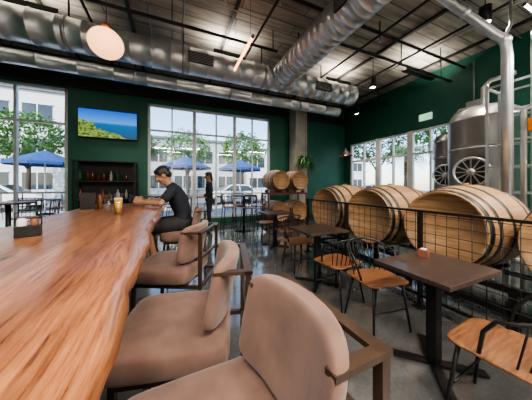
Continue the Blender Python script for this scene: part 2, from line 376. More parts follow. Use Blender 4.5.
# globe pendant
b = B("globe_pendant_lamp"); c = (-.56, 2.42, 2.66)
b.ell(c, (.14,.14,.13), EM("globe_glow", (1,.50,.25), 1.3), seg=28)
b.lathe([(.045,2.785),(.05,2.80),(.03,2.84),(.008,2.86)], copper, c=(c[0],c[1],0), seg=16); b.tube([(c[0],c[1],2.85),(c[0],c[1],ZT)], .004, blackmatte, seg=6); b.done()
b = B("cone_pendant_lamp"); c = (6.3, 6.55)
b.lathe([(.26,2.5),(.25,2.52),(.06,2.74),(.03,2.8)], blackmatte, c=(*c,0), seg=24, caps=False); b.lathe([(.24,2.51),(.05,2.72)], copper, c=(*c,0), caps=False)
b.ell((*c,2.58), (.06,.06,.06), EM("bulb", (1,.55,.25), 6)); b.tube([(*c,2.8),(*c,ZT)], .006, blackmatte, seg=6); b.done()
def arealight(name, loc, d, sx, sy, e, col=(1,.91,.80), parent=None):
    l = bpy.data.lights.new(name, 'AREA'); l.shape = 'RECTANGLE'; l.size = sx; l.size_y = sy; l.energy = e; l.color = col
    o = bpy.data.objects.new(name, l); o.location = loc; o.rotation_euler = Vector(d).to_track_quat('-Z','Y').to_euler(); scene.collection.objects.link(o)
    if parent: o.parent = parent
    return o
def fill_trough(x, y, z, L, e, along='X'):  # added upward fill light in a trough housing, to brighten the ceiling
    b = B("added_fill_trough"); s_ = (L,.12) if along == 'X' else (.12,L)
    b.box((x,y,z),(s_[0],s_[1],.02), blackmatte)
    for k in (-1,1):
        if along == 'X': b.box((x,y+k*.06,z+.03),(L,.01,.08), blackmatte)
        else: b.box((x+k*.06,y,z+.03),(.01,L,.08), blackmatte)
    o = b.done(); arealight("ceiling_fill_light", (x,y,z+.05), (0,0,1), s_[0]*.95, s_[1]*.7, e, parent=o)
fill_trough(-2.6, 4.9, 4.32, 1.6, 28); fill_trough(1.2, 4.9, 4.32, .7, 22); fill_trough(4.4, 4.9, 4.32, .9, 22)
fill_trough(2.52, .7, 4.42, 1.0, 26, 'Y'); fill_trough(2.52, -1.6, 4.42, .8, 26, 'Y'); fill_trough(6.0, 3.6, 4.26, 1.2, 26); fill_trough(-2.4, 2.3, 4.30, 1.3, 24); fill_trough(-3.9, 2.3, 4.30, 1.2, 16)
def fill_panel(x, y, e):  # softbox added out of view as room fill, housed like a hanging panel
    b = B("added_fill_softbox"); b.box((x,y,3.9),(1.3,.34,.05), white, bev=.005); 
    for k in (-.5,.5): b.tube([(x+k,y,3.92),(x+k,y,ZT)], .004, black, seg=5)
    o = b.done(); arealight("softbox_fill_light", (x,y,3.87), (0,0,-1), 1.2, .28, e, parent=o)
for x, y, e in ((-3,-.6,75),(-.5,-1.3,80),(1.2,-.8,80),(4.2,-.9,105),(6,-.4,90),(0,-2.8,55),(4,-2.8,65)): fill_panel(x,y,e)
fill_can_glow = EM("fill_can_glow", (1,.9,.78), 1.2)
def fill_can(x, y, pw):  # invented downlight, added as interior fill with a glowing disc inside
    b = B("added_fill_can"); b.lathe([(.07,3.95),(.078,3.95),(.078,4.2),(.02,4.22)], blackmatte, c=(x,y,0), seg=18, caps=False)
    b.lathe([(.0,4.14),(.068,4.14)], fill_can_glow, c=(x,y,0), seg=18, caps=False)
    b.tube([(x,y,4.2),(x,y,ZT)], .008, blackmatte, seg=6); o = b.done()
    l = bpy.data.lights.new("can_fill_light", 'SPOT'); l.spot_size = rad(110); l.spot_blend = .8; l.shadow_soft_size = .05; l.energy = pw; l.color = (1,.86,.70)
    q = bpy.data.objects.new("can_fill_light", l); q.location = (x, y, 4.05); q.parent = o; scene.collection.objects.link(q)
for x, y, p in ((-2.9,4.15,170),(1.2,1.7,115),(1.3,6.3,140),(4.9,4.1,190),(4.6,1.75,200),(3.2,6.25,220),(-1.2,6.35,150),(6.2,5.9,120)): fill_can(x, y, p)

# ------------------------------------------------------------------ bar
b = B("live_edge_bar")
R = []
n = 90; Y0, Y1 = -.9, 3.85
for i in range(n+1):
    y = Y0+(Y1-Y0)*i/n
    w = .010*math.sin(y*2.3+.6)+.009*math.sin(y*6.1)+.005*math.sin(y*15)+.003*math.sin(y*31)
    xr = -.118+w; xl = -1.02+.02*math.sin(y*1.7)+.006*math.sin(y*9); w2 = .006*math.sin(y*11+1)
    R.append([(xl, y, 1.0), (xl-.012, y, 1.035), (xl+.006, y, 1.066), (xl+.02, y, 1.07), (xr-.03, y, 1.07), (xr-.010, y, 1.065), (xr+.008+w2, y, 1.035), (xr-.008-w2, y, 1.005), (xr-.035, y, .985)])
b.rings(R, slab_m, smooth=True)
panelm = M("bar_panel", (.05,.045,.04), (.035,.03,.028), rough=.6)
b.bx(-.92, -.45, -.8, 3.7, .1, .985, panelm); b.bx(-.90, -.50, -.78, 3.68, 0, .1, blackmatte)
for k in range(9): b.bx(-.452, -.44, -.8+k*.56, -.78+k*.56, .12, .97, blackmatte)
for k in range(5): b.bx(-.44, -.2, -.5+k*1.0, -.47+k*1.0, .94, .985, black)
b.done()

# ------------------------------------------------------------------ bar stools
b = B("upholstered_bar_stool")
b.sq((-.005,0,.668), (.25,.255,.07), velvet, e1=.45, e2=.28)
b.bx(-.20,.20,-.205,.205,.58,.61, bronze)
def bend(p):
    q = p.copy(); q.x -= 1.3*(p.y**2); q.x += .20*(p.z-.9); return q
b.sq((.235,0,.892), (.034,.222,.143), velvet, e1=.28, e2=.5, fn=bend, nu=40)
ZL, XB_ = .992, .318
for sy in (-1,1):
    y = .205*sy
    b.bar((XB_,y,0),(XB_,y,ZL),.024,.024, bronze); b.bar((-.21,y,0),(-.19,y,.62),.024,.024, bronze)
    b.bar((-.19,y,.592),(XB_,y,.592),.022,.022, bronze); b.bar((-.21,y,.24),(XB_,y,.24),.018,.018, bronze)
    b.bar((XB_+.015,y,ZL),(.175,y,ZL),.030,.014, bronze)
b.bar((XB_,-.22,ZL),(XB_,.22,ZL),.034,.014, bronze); b.bar((XB_,-.2,.24),(XB_,.2,.24),.018,.018, bronze); b.bar((-.21,-.2,.24),(-.21,.2,.24),.022,.022, bronze)
b.bar((XB_,-.2,.592),(XB_,.2,.592),.022,.022, bronze); b.bar((XB_,-.2,.80),(XB_,.2,.80),.018,.018, bronze)
b.bx(.19,.225,-.03,.03,.59,.8, bronze)
stool = b.done((.09,.52,0), rad(2))
dup(stool, (.03,1.12,0), rad(-14)); dup(stool, (-.0,1.98,0), rad(-27)); dup(stool, (.12,3.25,0), rad(-6))

# ------------------------------------------------------------------ glasses etc.
def pint(x, y, z, h=.15, r=.04, full=.6):
    b = B("pint_glass"); b.lathe([(r*.72,0),(r*.75,.004),(r,h),(r-.003,h),(r*.70,.008)], glassy, seg=20)
    if full: b.lathe([(r*.68,.010),(r*.70+(r*.26)*full,h*full)], beer, seg=20); b.lathe([(r*.69+(r*.26)*full,h*full),(r*.70+(r*.27)*full,h*full+.012)], foam, seg=20)
    b.done((x,y,z))
pint(-.47,2.45,1.07,.20,.038,.72); pint(-.62,2.75,1.07,.18,.04,0)
b = B("table_caddy"); b.box((0,0,.03),(.10,.07,.06), black, bev=.004); b.lathe([(.02,.01),(.02,.09),(.012,.10)], white, c=(-.025,0,0), seg=12); b.lathe([(.018,.01),(.018,.085),(.01,.095)], M("pepper",(.2,.08,.03)), c=(.022,0,0), seg=12)
b.tube([(-.05,0,.06),(-.05,0,.13),(.05,0,.13),(.05,0,.06)], .003, black, seg=6); b.done((-.72,1.60,1.07), .3)
b = B("menu_stand"); b.box((0,0,.005),(.10,.06,.01), seatwood); b.box((0,0,.10),(.13,.004,.19), blackmatte, rot=(rad(8),0,0)); b.done((-.85,2.95,1.07), .2)
b = B("sauce_bottle"); b.lathe([(.028,0),(.03,.01),(.03,.11),(.012,.15),(.012,.175)], M("amber_glass",(.12,.04,.01),rough=.1), seg=16); b.done((-.78,3.1,1.07))
b = B("smartphone"); b.box((0,0,0),(.145,.008,.07), blackmatte, bev=.003)
ph = b.done((-.47,3.2,1.185), rad(85))

# ------------------------------------------------------------------ tables and chairs
def table(x, y, sx, sy, rz=0):
    b = B("dining_table"); b.box((0,0,.735),(sx,sy,.03), tablewood, bev=.005); b.box((0,0,.712),(sx*.7,sy*.7,.012), black)
    b.bx(-.035,.035,-.035,.035,.03,.71, black)
    for a in (45,135): b.box((0,0,.018),(.62,.06,.012), black, rot=(0,0,rad(a)))
    for a in (45,135,225,315): b.lathe([(.02,0),(.025,.012)], rubber, c=(.28*math.cos(rad(a)),.28*math.sin(rad(a)),0), seg=10)
    return b.done((x,y,0), rz)
table(1.81,.98,.64,.52); table(1.85,2.45,.62,.56); table(2.1,4.3,.62,.6); table(4.6,5.3,.7,.7); table(5.9,5.3,.7,.7)
b = B("spindle_back_dining_chair")
b.sq((0,0,.45),(.225,.21,.014), seatwood, e1=.5, e2=.35)
b.bx(-.16,.16,-.15,.15,.425,.437, black)
for sx in (-1,1):
    b.tube([(.16*sx,.15,.432),(.205*sx,.20,0)],[.013,.009], black, seg=8); b.tube([(.15*sx,-.14,.432),(.19*sx,-.22,0)],[.013,.009], black, seg=8)
rail = []
for i in range(25):
    a = math.pi*(i/24); rail.append((.245*math.cos(a), -.03-.22*math.sin(a)**.8 if math.sin(a) > 1e-6 else -.03, .68+.09*math.sin(a)))
b.tube([(.205,.05,.45),(.24,.02,.60)]+rail+[(-.24,.02,.60),(-.205,.05,.45)], .010, black, seg=8)
for i in range(3, 22, 2):
    a = math.pi*(i/24); p = rail[i]; b.tube([(.195*math.cos(a), -.02-.16*math.sin(a), .45), p], .005, black, seg=6)
b.tube([(.18,.165,.2),(-.18,.165,.2)], .007, black); 
chair = b.done((1.70,.56,0), rad(4))
dup(chair,(1.83,1.50,0),rad(172)); dup(chair,(1.80,2.00,0),rad(8)); dup(chair,(1.88,2.98,0),rad(180)); dup(chair,(2.15,3.82,0),0); dup(chair,(2.1,4.8,0),rad(180))
dup(chair,(4.6,4.75,0),rad(5)); dup(chair,(5.9,4.75,0),0); dup(chair,(5.9,5.85,0),rad(175))
b = B("tealight_box"); b.box((0,0,.03),(.07,.07,.06), redbrown, bev=.004); b.lathe([(.022,.06),(.022,.068)], white, seg=14); b.done((1.93,1.12,.75), .3)

def hightable(x, y):
    b = B("pub_table"); b.lathe([(.33,1.02),(.34,1.03),(.34,1.05),(.33,1.055)], tablewood, seg=28); b.tube([(0,0,.02),(0,0,1.02)], .035, black, seg=12); b.lathe([(.25,0),(.25,.01),(.05,.03)], black, seg=24); return b.done((x,y,0))
for x, y in ((1.95,6.1),(-.4,6.7),(-2.6,5.2)): hightable(x,y)
b = B("pub_chair")
b.sq((0,0,.72),(.19,.19,.015), seatwood, e1=.5, e2=.4)
for sx in (-1,1):
    b.tube([(.15*sx,.15,.71),(.2*sx,.2,0)], .011, black); b.tube([(.17*sx,-.18,1.08),(.16*sx,-.15,.71),(.2*sx,-.2,0)], .011, black)
b.tube([(.17,-.18,1.08),(.09,-.21,1.085),(-.09,-.21,1.085),(-.17,-.18,1.08)], .011, black); b.tube([(.165,-.17,.92),(0,-.2,.92),(-.165,-.17,.92)], .008, black)
for k in range(5): b.tube([(-.12+.06*k,-.165,.72),(-.12+.06*k,-.2,1.08)], .005, black, seg=6)
b.tube([(.18,.18,.25),(-.18,.18,.25),(-.18,-.18,.25),(.18,-.18,.25)], .008, black, closed=True)
pc = b.done((1.5,6.1,0), rad(-90))
for x, y, a in ((2.4,6.1,90),(1.95,5.65,0),(1.95,6.55,180),(-.85,6.7,-90),(.05,6.7,80),(-3.1,5.2,-90),(-2.6,5.65,180),(-2.15,5.2,90)): dup(pc,(x,y,0),rad(a))

# ------------------------------------------------------------------ fence
b = B("mesh_fence"); X = 2.52
for y in (-.6,.4,1.5,2.6,3.65): b.bx(X-.02,X+.02,y-.02,y+.02,0,1.07, black)
b.bx(X-.022,X+.022,-.62,3.67,1.05,1.075, black); b.bx(X-.012,X+.012,-.6,3.65,.12,.145, black)
y = -.55
while y < 3.65: b.tube([(X,y,.13),(X,y,1.06)], .0035, black, seg=5); y += .1
z = .23
while z < 1.05: b.tube([(X,-.6,z),(X,3.65,z)], .0035, black, seg=5); z += .1
for y in (-.6,.4,1.5,2.6,3.65): b.bx(X-.06,X+.06,y-.06,y+.06,0,.008, black)
b.done()

# ------------------------------------------------------------------ barrels
def barrel_geo(b, c, L, rb, rh, axis):
    seg = 36; prof = []
    def rr(t): return rh+(rb-rh)*(1-(2*t-1)**2)
    N = 18
    for i in range(N+1):
        t = i/N; prof.append((rr(t), (t-.5)*L))
    cols = [random.choice(staves) for _ in range(seg)]
    b.lathe(prof, staves[0], c=c, seg=seg, axis=axis, matfn=lambda a, j: cols[j], caps=False)
    for s_ in (-1,1):
        e = s_*L/2; i_ = s_*(L/2-.035)
        b.lathe([(rr(0), e),(rr(0)-.025, e),(rr(0)-.025, i_),(.001, i_)], headwood, c=c, seg=seg, axis=axis, caps=False)
    for t, w in ((.015,.05),(.12,.04),(.30,.04),(.66,.04),(.84,.04),(.935,.05)):
        r0 = rr(t)+.004; r1 = rr(t+w/L)+.004; h0 = (t-.5)*L; h1 = h0+w
        b.lathe([(r0-.01,h0),(r0,h0),(r1,h1),(r1-.01,h1)], hoop, c=c, seg=seg, axis=axis, caps=False)
BY = (.42,1.40,2.38,3.36)
def big_barrel(y):
    b = B("oak_puncheon_barrel"); barrel_geo(b, (0,0,0), 1.04, .475, .40, 'X')
    b.tube([(0,0,.472),(0,0,.495)], .03, headwood); b.done((3.22,y,.88))
for y in BY: big_barrel(y)
b = B("barrel_rack")
for x in (2.92,3.52):
    b.bx(x-.03,x+.03,-.12,3.9,.12,.18, black); b.bx(x-.03,x+.03,-.12,3.9,.33,.37, black)
    for y in (-.1,.91,1.89,2.87,3.87): b.bx(x-.03,x+.03,y-.03,y+.03,0,.33, black); 
    for y in BY:
        for s_ in (-1,1): b.box((x,y+s_*.2,.405),(.06,.14,.04), black, rot=(rad(28*s_),0,0))
for y in (-.1,1.89,3.87): b.bx(2.92,3.52,y-.02,y+.02,.13,.17, black)
b.done()
def small_barrel(x, z):
    b = B("oak_barrel"); barrel_geo(b, (0,0,0), .88, .335, .285, 'Y'); b.done((x,6.3,z))
BX = (3.08,3.77); BZ = (.52,1.50)
for x in BX:
    for z in BZ: small_barrel(x, z)
b = B("stacking_rack")
redst = M("rack_steel",(.16,.05,.035),(.12,.04,.03),rough=.5)
for z in (.10,1.08):
    for y in (6.05,6.55):
        b.bx(2.72,4.12,y-.025,y+.025,z-.03,z+.02, redst)
        for x in BX:
            for s_ in (-1,1): b.box((x+s_*.2,y,z+.07),(.10,.05,.10), redst, rot=(0,rad(-28*s_),0))
    for x in (2.74,4.10): b.bx(x-.02,x+.02,6.05,6.55,z-.03,z+.02, redst)
for x in (2.73,4.11):
    for y in (6.05,6.55): b.bx(x-.02,x+.02,y-.02,y+.02,0,1.08, redst)
b.done()

# ------------------------------------------------------------------ brewing tanks
def tank(x, y, r, zt):
    b = B("stainless_brewing_tank")
    b.lathe([(.05,.35),(r*.5,.55),(r*.97,.9),(r,.95),(r,zt-.3),(r*1.01,zt-.3),(r*1.01,zt-.27),(r,zt-.26),(r*.9,zt-.14),(r*.6,zt-.04),(r*.2,zt),(.02,zt)], steel, seg=40)
    for a in (45,135,225,315):
        ca, sa = math.cos(rad(a)), math.sin(rad(a)); b.tube([(r*.9*ca,r*.9*sa,0),(r*.9*ca,r*.9*sa,1.0)], .04, steel, seg=12); b.lathe([(.07,0),(.07,.02)], steel, c=(r*.9*ca,r*.9*sa,0), seg=14)
    d = Vector((-.96,-.1,0)).normalized(); c = d*(r+.03)+Vector((0,0,1.58)); R = d.to_track_quat('Z','Y').to_matrix().to_4x4()
    b.xf = Matrix.Translation(c) @ R
    b.lathe([(.24,-.08),(.24,.0),(.26,.0),(.26,.03),(.23,.04),(.02,.045)], blackmatte, seg=32)
    b.lathe([(.225,.04),(.24,.055),(.26,.055),(.27,.035)], steel, seg=32, caps=False)
    for k in range(12): b.bar((.05*math.cos(k*.5236),.05*math.sin(k*.5236),.055),(.23*math.cos(k*.5236),.23*math.sin(k*.5236),.055),.02,.012, steel)
    b.lathe([(.06,.045),(.06,.07),(.02,.08)], steel, seg=16)
    b.xf = Matrix.Identity(4)
    for z in (1.2,2.0): b.lathe([(r+.001,z),(r+.008,z+.005),(r+.008,z+.03),(r+.001,z+.035)], galv2, seg=40, caps=False)
    b.tube([(0,0,zt-.02),(0,0,zt+.35),(.0,-.1,zt+.45),(0,-.42,zt+.45)], .04, steel, seg=12)
    b.tube([(-r*.5,-r*.3,zt-.1),(-r*.5,-r*.3,zt+.2),(-r*1.05,-r*.5,zt+.2),(-r*1.05,-r*.5,1.0)], .02, steel, seg=10)
    b.done((x,y,0))
tank(5.45,2.1,.52,2.85); tank(5.2,.85,.5,2.8); tank(6.4,3.0,.42,2.7)
b = B("brewhouse_pipe_rack")
YY = (.1,.8,1.55); XA, XB = 4.12, 4.5
for y in YY: 
    for x in (XA,XB): b.bx(x-.016,x+.016,y-.016,y+.016,0,2.75, galv)
for z in (1.25,1.6,1.95,2.35,2.72):
    for x in (XA,XB): b.bx(x-.013,x+.013,YY[0],YY[2],z-.013,z+.013, galv)
for z in (1.25,1.95,2.72):
    for y in YY: b.bx(XA,XB,y-.013,y+.013,z-.013,z+.013, galv)
for y in (.3,.5,.65,1.0,1.12): b.tube([(4.2,y,.9),(4.2,y,2.5),(4.3,y,2.62),(4.5,y,2.65)], .018, steel, seg=8)
b.tube([(4.07,1.0,1.75),(4.0,1.0,1.75)], .05, orange, seg=14); b.box((4.0,1.0,1.83),(.03,.03,.22), orange)
b.box((4.07,1.08,2.1),(.08,.12,.16), orange, bev=.01)
b.tube([(4.12,1.2,0),(4.12,1.2,2.3),(4.12,1.0,2.45),(4.12,.5,2.45)], .03, steel, seg=10)
for x, y in ((4.3,1.45),(4.4,1.2),(4.45,.9)): b.tube([(x,y,.6),(x,y,3.4),(x+.25,y,3.7),(x+.25,y,ZT)], .022, galv, seg=8)
b.done()
b = B("steam_vent_pipe")
P = [(3.3,2.0,ZC-.02),(3.3,2.0,4.35),(3.35,1.97,4.28),(3.72,1.62,3.72),(3.9,1.40,3.35),(3.95,1.31,3.22),(3.95,1.29,3.0),(3.95,1.29,1.1)]
b.tube(P, .055, galv, seg=18)
for p in (P[1],P[3],P[5]): b.ell(p,(.066,.066,.066), galv)
b.lathe([(.13,4.5),(.13,4.53),(.07,4.55)], galv, c=(3.3,2.0,0), seg=20)
b.bx(3.93,3.97,1.27,1.31,0,1.12, galv); b.done()

# ------------------------------------------------------------------ wall things
b = B("wall_tv"); b.box((0,0,0),(1.4,.06,.80), blackmatte, bev=.01); b.bx(-.1,.1,.03,.12,-.1,.1, black)
tvo = b.done((-1.63,7.33,3.05))
b = B("screen"); b.box((0,-.033,0),(1.36,.004,.76), tv_mat()); b.done(parent=tvo)
b = B("back_bar_shelf")
for x in (-2.3,-.95): 
    for y in (6.95,7.35): b.bx(x-.02,x+.02,y-.02,y+.02,0,2.0, black)
for z in (.45,.95,1.45,1.98): b.bx(-2.3,-.95,6.95,7.35,z-.015,z+.015, blackmatte)
b.bx(-2.3,-.95,7.36,7.37,.45,2.0, blackmatte)
random.seed(3); bc = [M("bottle_%d"%i,c,rough=.12) for i,c in enumerate([(.12,.05,.01),(.03,.12,.04),(.5,.5,.48),(.35,.08,.03)])]
for z in (.465,.965,1.465):
    x = -2.2
    while x < -1.0:
        h = random.uniform(.16,.3); r = random.uniform(.03,.045); b.lathe([(r,0),(r,h*.6),(r*.4,h*.8),(r*.4,h)], random.choice(bc), c=(x,7.12,z), seg=10); x += random.uniform(.09,.2)
b.done()
b = B("exit_sign"); exg = EM("exit_green",(.02,.6,.15),1.5); b.box((0,0,0),(.04,.36,.20), EM("exit_face",(.55,.75,.6),.4), bev=.004)
for k, y in enumerate((.11,.04,-.03,-.10)):
    b.box((-.022,y,0),(.004,.018,.12), exg)
    if k == 0: [b.box((-.022,y-.02,z),(.004,.05,.018), exg) for z in (-.05,0,.05)]
    if k == 1: b.box((-.022,y-.01,0),(.004,.018,.12), exg, rot=(rad(35),0,0))
    if k == 3: b.box((-.022,y,.05),(.004,.05,.018), exg)
b.done((7.06,4.05,3.42))
b = B("electrical_panel"); b.box((0,0,0),(.08,.3,.4), galv2, bev=.01); b.tube([(0,0,.2),(0,0,1.2)], .02, galv2); b.done((7.05,2.9,3.3))
b = B("hanging_potted_fern"); c = Vector((4.45,6.6,2.15))
b.lathe([(.08,-.12),(.13,0),(.135,.02),(.11,.02)], white, c=c, seg=18); b.tube([c+Vector((0,0,.02)),(c.x,c.y,ZT)], .004, black, seg=5)
for k in range(60):
    a = random.uniform(0,6.28); l = random.uniform(.25,.48); h = random.uniform(.0,.25); pts = []
    for i in range(7):
        t = i/6; pts.append(c+Vector((math.cos(a)*l*t, math.sin(a)*l*t, .03+h*math.sin(t*2.2)*1.5-.36*t*t)))
    side = Vector((-math.sin(a), math.cos(a), 0))
    for i in range(6):
        w0 = .035*math.sin(math.pi*(i/6)*.9+.2); w1 = .035*math.sin(math.pi*((i+1)/6)*.9+.2)
        b.quad([pts[i]-side*w0, pts[i]+side*w0, pts[i+1]+side*w1, pts[i+1]-side*w1], leafdark)
b.done()

# ------------------------------------------------------------------ people
def loft(b, secs, lat, m, seg=24):
    lat = Vector(lat).normalized(); R = []
    cs = [Vector(s_[0]) for s_ in secs]
    for i, (c, hw, hd) in enumerate(secs):
        t = (cs[min(i+1,len(cs)-1)]-cs[max(i-1,0)]).normalized(); dep = lat.cross(t).normalized()
        R.append([Vector(c)+lat*hw*math.cos(2*math.pi*j/seg)+dep*hd*math.sin(2*math.pi*j/seg) for j in range(seg)])
    b.rings(R, m)
def remesh(o, vox, sm=4):
    md = o.modifiers.new("Remesh",'REMESH'); md.mode = 'VOXEL'; md.voxel_size = vox; md.use_smooth_shade = True
    if sm: s_ = o.modifiers.new("Smooth",'SMOOTH'); s_.iterations = sm; s_.factor = .5
def make_head(par, pos, yaw, pitch, longhair=False):
    X = Matrix.Translation(pos) @ Matrix.Rotation(yaw,4,'Z') @ Matrix.Rotation(pitch,4,'Y')
    b = B("head"); b.xf = X
    b.ell((-.012,0,.03),(.096,.077,.088), skin); b.ell((.030,0,-.03),(.062,.058,.075), skin); b.ell((.058,0,-.088),(.026,.030,.020), skin)
    b.ell((.070,0,.018),(.024,.052,.016), skin); b.tube([(.085,0,.012),(.112,0,-.028),(.088,0,-.038)],[.008,.016,.012], skin, seg=10); b.ell((.100,0,-.030),(.016,.018,.012), skin)
    for s_ in (-1,1): b.ell((-.005,.078*s_,-.008),(.020,.010,.032), skin); b.ell((.055,.040*s_,-.025),(.028,.022,.022), skin)
    b.limb([(-.02,0,-.02),(-.028,0,-.05)],[.052,.050], skin)
    o = b.done(parent=par); remesh(o,.005,3)
    b = B("face_features"); b.xf = X
    for s_ in (-1,1):
        b.ell((.083,.031*s_,.002),(.012,.014,.009), eyew, seg=12); b.ell((.092,.031*s_,.002),(.005,.006,.006), hair, seg=10)
        b.tube([(.090,.014*s_,.020),(.092,.033*s_,.025),(.080,.052*s_,.018)], .004, hair, seg=6)
    b.ell((.088,0,-.060),(.008,.024,.006), lips, seg=12); b.ell((.086,0,-.068),(.008,.020,.006), lips, seg=12); b.done(parent=par)
    b = B("hair"); b.xf = X
    b.ell((-.024,0,.050),(.100,.085,.084), hair); b.ell((.018,0,.085),(.058,.064,.038), hair); b.ell((-.062,0,.000),(.056,.074,.070), hair)
    for s_ in (-1,1): b.ell((-.002,.067*s_,.040),(.045,.018,.035), hair)
    if longhair: b.ell((-.075,0,-.06),(.04,.07,.10), hair)
    o = b.done(parent=par); remesh(o,.006,2)
def make_hand(par, wrist, fwd, up, curl=.5, side=1):
    f = Vector(fwd).normalized(); u = Vector(up); u = (u-f*u.dot(f)).normalized(); s_ = f.cross(u)*side; w = Vector(wrist)
    P = lambda a, l, h: w+f*a+s_*l+u*h
    b = B("hand")
    b.limb([P(-.04,0,0),P(.01,0,0)],[.027,.026], skin)
    for l in (-.028,-.010,.010,.028): b.limb([P(.0,l*.6,0),P(.085,l,.002)],[.018,.014], skin, seg=10)
    for l, L in ((.032,.070),(.011,.080),(-.011,.074),(-.031,.058)):
        pts = [P(.085,l,.002)]; a = 0; q = pts[0]
        for seg_, fr in ((0,.45),(1,.30),(2,.25)):
            a += curl*(.6 if seg_ == 0 else .8); q = q+(f*math.cos(a)-u*math.sin(a))*L*fr; pts.append(q)
        b.limb(pts,[.0095,.0088,.0080,.0068], skin, seg=10)
    b.limb([P(.015,.022,-.004),P(.045,.048,-.014),P(.072,.052,-.030),P(.092,.044,-.042)],[.015,.012,.0105,.008], skin, seg=10)
    o = b.done(parent=par); remesh(o,.0035,2)
def person(name, J, top, bottom, sleeve=.55, shortlen=None, lat=(0,1,0), build=1.0, yaw=0, pitch=0, hands=None, longhair=False):
    e = bpy.data.objects.new(name, None); scene.collection.objects.link(e); e.empty_display_size = .1
    V = {k: Vector(v) for k, v in J.items()}; latv = Vector(lat).normalized(); k_ = build
    b = B("torso_shirt")
    pel, wa, ch, sh, nk = V['pelvis'], V['waist'], V['chest'], V['shoulders'], V['neck']
    loft(b, [(pel,.155*k_,.115*k_),(wa,.145*k_,.110*k_),(wa.lerp(ch,.5),.155*k_,.115*k_),(ch,.175*k_,.12*k_),(ch.lerp(sh,.6),.18*k_,.105*k_),(sh,.13*k_,.07*k_),(nk.lerp(sh,.4),.062,.058)], latv, top)
    for s_ in 'LR':
        S, E = V['sh'+s_], V['el'+s_]; b.limb([sh.lerp(S,.4), S, S.lerp(E,sleeve)],[.065*k_,.066*k_,.058*k_ if sleeve < .9 else .045], top)
        if sleeve >= .9: b.limb([E, V['wr'+s_].lerp(E,.08)],[.045,.033], top)
    o = b.done(parent=e); remesh(o,.011,4)
    b = B("arms_and_neck"); hb = V['head']+Matrix.Rotation(yaw,3,'Z')@Matrix.Rotation(pitch,3,'Y')@Vector((-.028,0,-.04)); b.limb([sh.lerp(nk,.3), nk, hb],[.054,.051,.048], skin)
    for s_ in 'LR':
        S, E, Wp = V['sh'+s_], V['el'+s_], V['wr'+s_]; b.limb([S, S.lerp(E,.5), E, E.lerp(Wp,.35), Wp],[.048,.044,.038,.037,.026], skin)
    o = b.done(parent=e); remesh(o,.007,3)
    b = B("legs_trousers"); b.ell(pel-Vector((0,0,.01)),(.145*k_,.165*k_,.12*k_) , bottom)
    sk = B("lower_legs")
    for s_ in 'LR':
        H, K, A = V['hip'+s_], V['kn'+s_], V['an'+s_]
        if shortlen: b.limb([H, H.lerp(K,.5), H.lerp(K,shortlen)],[.098*k_,.092*k_,.080*k_], bottom)
        else: b.limb([H, H.lerp(K,.5), K, K.lerp(A,.4), A],[.095*k_,.085*k_,.063,.060,.05], bottom)
        sk.limb([H.lerp(K,.5), K, K.lerp(A,.3), A],[.068,.056,.054,.036], skin)
    o = b.done(parent=e); remesh(o,.011,4); o = sk.done(parent=e); remesh(o,.009,3)
    b = B("shoes")
    for s_ in 'LR':
        A, T = V['an'+s_], V['toe'+s_]; b.limb([A-Vector((0,0,.03)), A.lerp(T,.5)-Vector((0,0,.015)), T],[.042,.04,.034], shoe)
    o = b.done(parent=e); remesh(o,.008,3)
    make_head(e, V['head'], yaw, pitch, longhair)
    for s_ in 'LR':
        f, u, c, sd = hands[s_]; make_hand(e, V['wr'+s_], f, u, c, sd)
    return e
y0 = 3.25
person("seated_man", dict(pelvis=(.13,y0,.84), waist=(.14,y0,.97), chest=(.08,y0,1.15), shoulders=(.0,y0,1.32), neck=(-.06,y0,1.385), head=(-.115,y0,1.475),
    shL=(.0,y0-.185,1.275), elL=(-.13,y0-.27,1.12), wrL=(-.36,y0-.12,1.13), shR=(.0,y0+.185,1.275), elR=(-.13,y0+.27,1.12), wrR=(-.36,y0+.12,1.13),
    hipL=(.10,y0-.09,.82), knL=(-.30,y0-.12,.80), anL=(-.20,y0-.12,.36), toeL=(-.33,y0-.12,.30), hipR=(.10,y0+.09,.82), knR=(-.30,y0+.12,.80), anR=(-.20,y0+.12,.36), toeR=(-.33,y0+.12,.30)),
    shirt, shorts, sleeve=.6, shortlen=.78, yaw=rad(180), pitch=rad(34), build=1.06,
    hands={'L': ((-.8,.45,.35),(-.3,-.9,.2),.9,1), 'R': ((-.8,-.45,.35),(-.3,.9,.2),.9,-1)})
px, py = .98, 6.3
hoodie = M("charcoal_top", (.02,.022,.026), (.03,.032,.036), rough=.9)
person("standing_woman", dict(pelvis=(px,py,.95), waist=(px,py,1.08), chest=(px-.01,py,1.26), shoulders=(px,py,1.42), neck=(px-.01,py,1.49), head=(px-.03,py,1.60),
    shL=(px,py-.16,1.385), elL=(px+.02,py-.21,1.12), wrL=(px-.16,py-.15,1.02), shR=(px,py+.16,1.385), elR=(px+.02,py+.21,1.12), wrR=(px-.16,py+.15,1.02),
    hipL=(px,py-.08,.92), knL=(px-.03,py-.10,.50), anL=(px+.03,py-.10,.10), toeL=(px-.12,py-.10,.045), hipR=(px,py+.08,.92), knR=(px,py+.10,.50), anR=(px+.04,py+.10,.10), toeR=(px-.11,py+.10,.045)),
    hoodie, shorts, sleeve=1.0, yaw=rad(180), pitch=rad(12), build=.88, longhair=True,
    hands={'L': ((-.9,.3,.1),(0,-.5,.8),.5,1), 'R': ((-.9,-.3,.1),(0,.5,.8),.5,-1)})

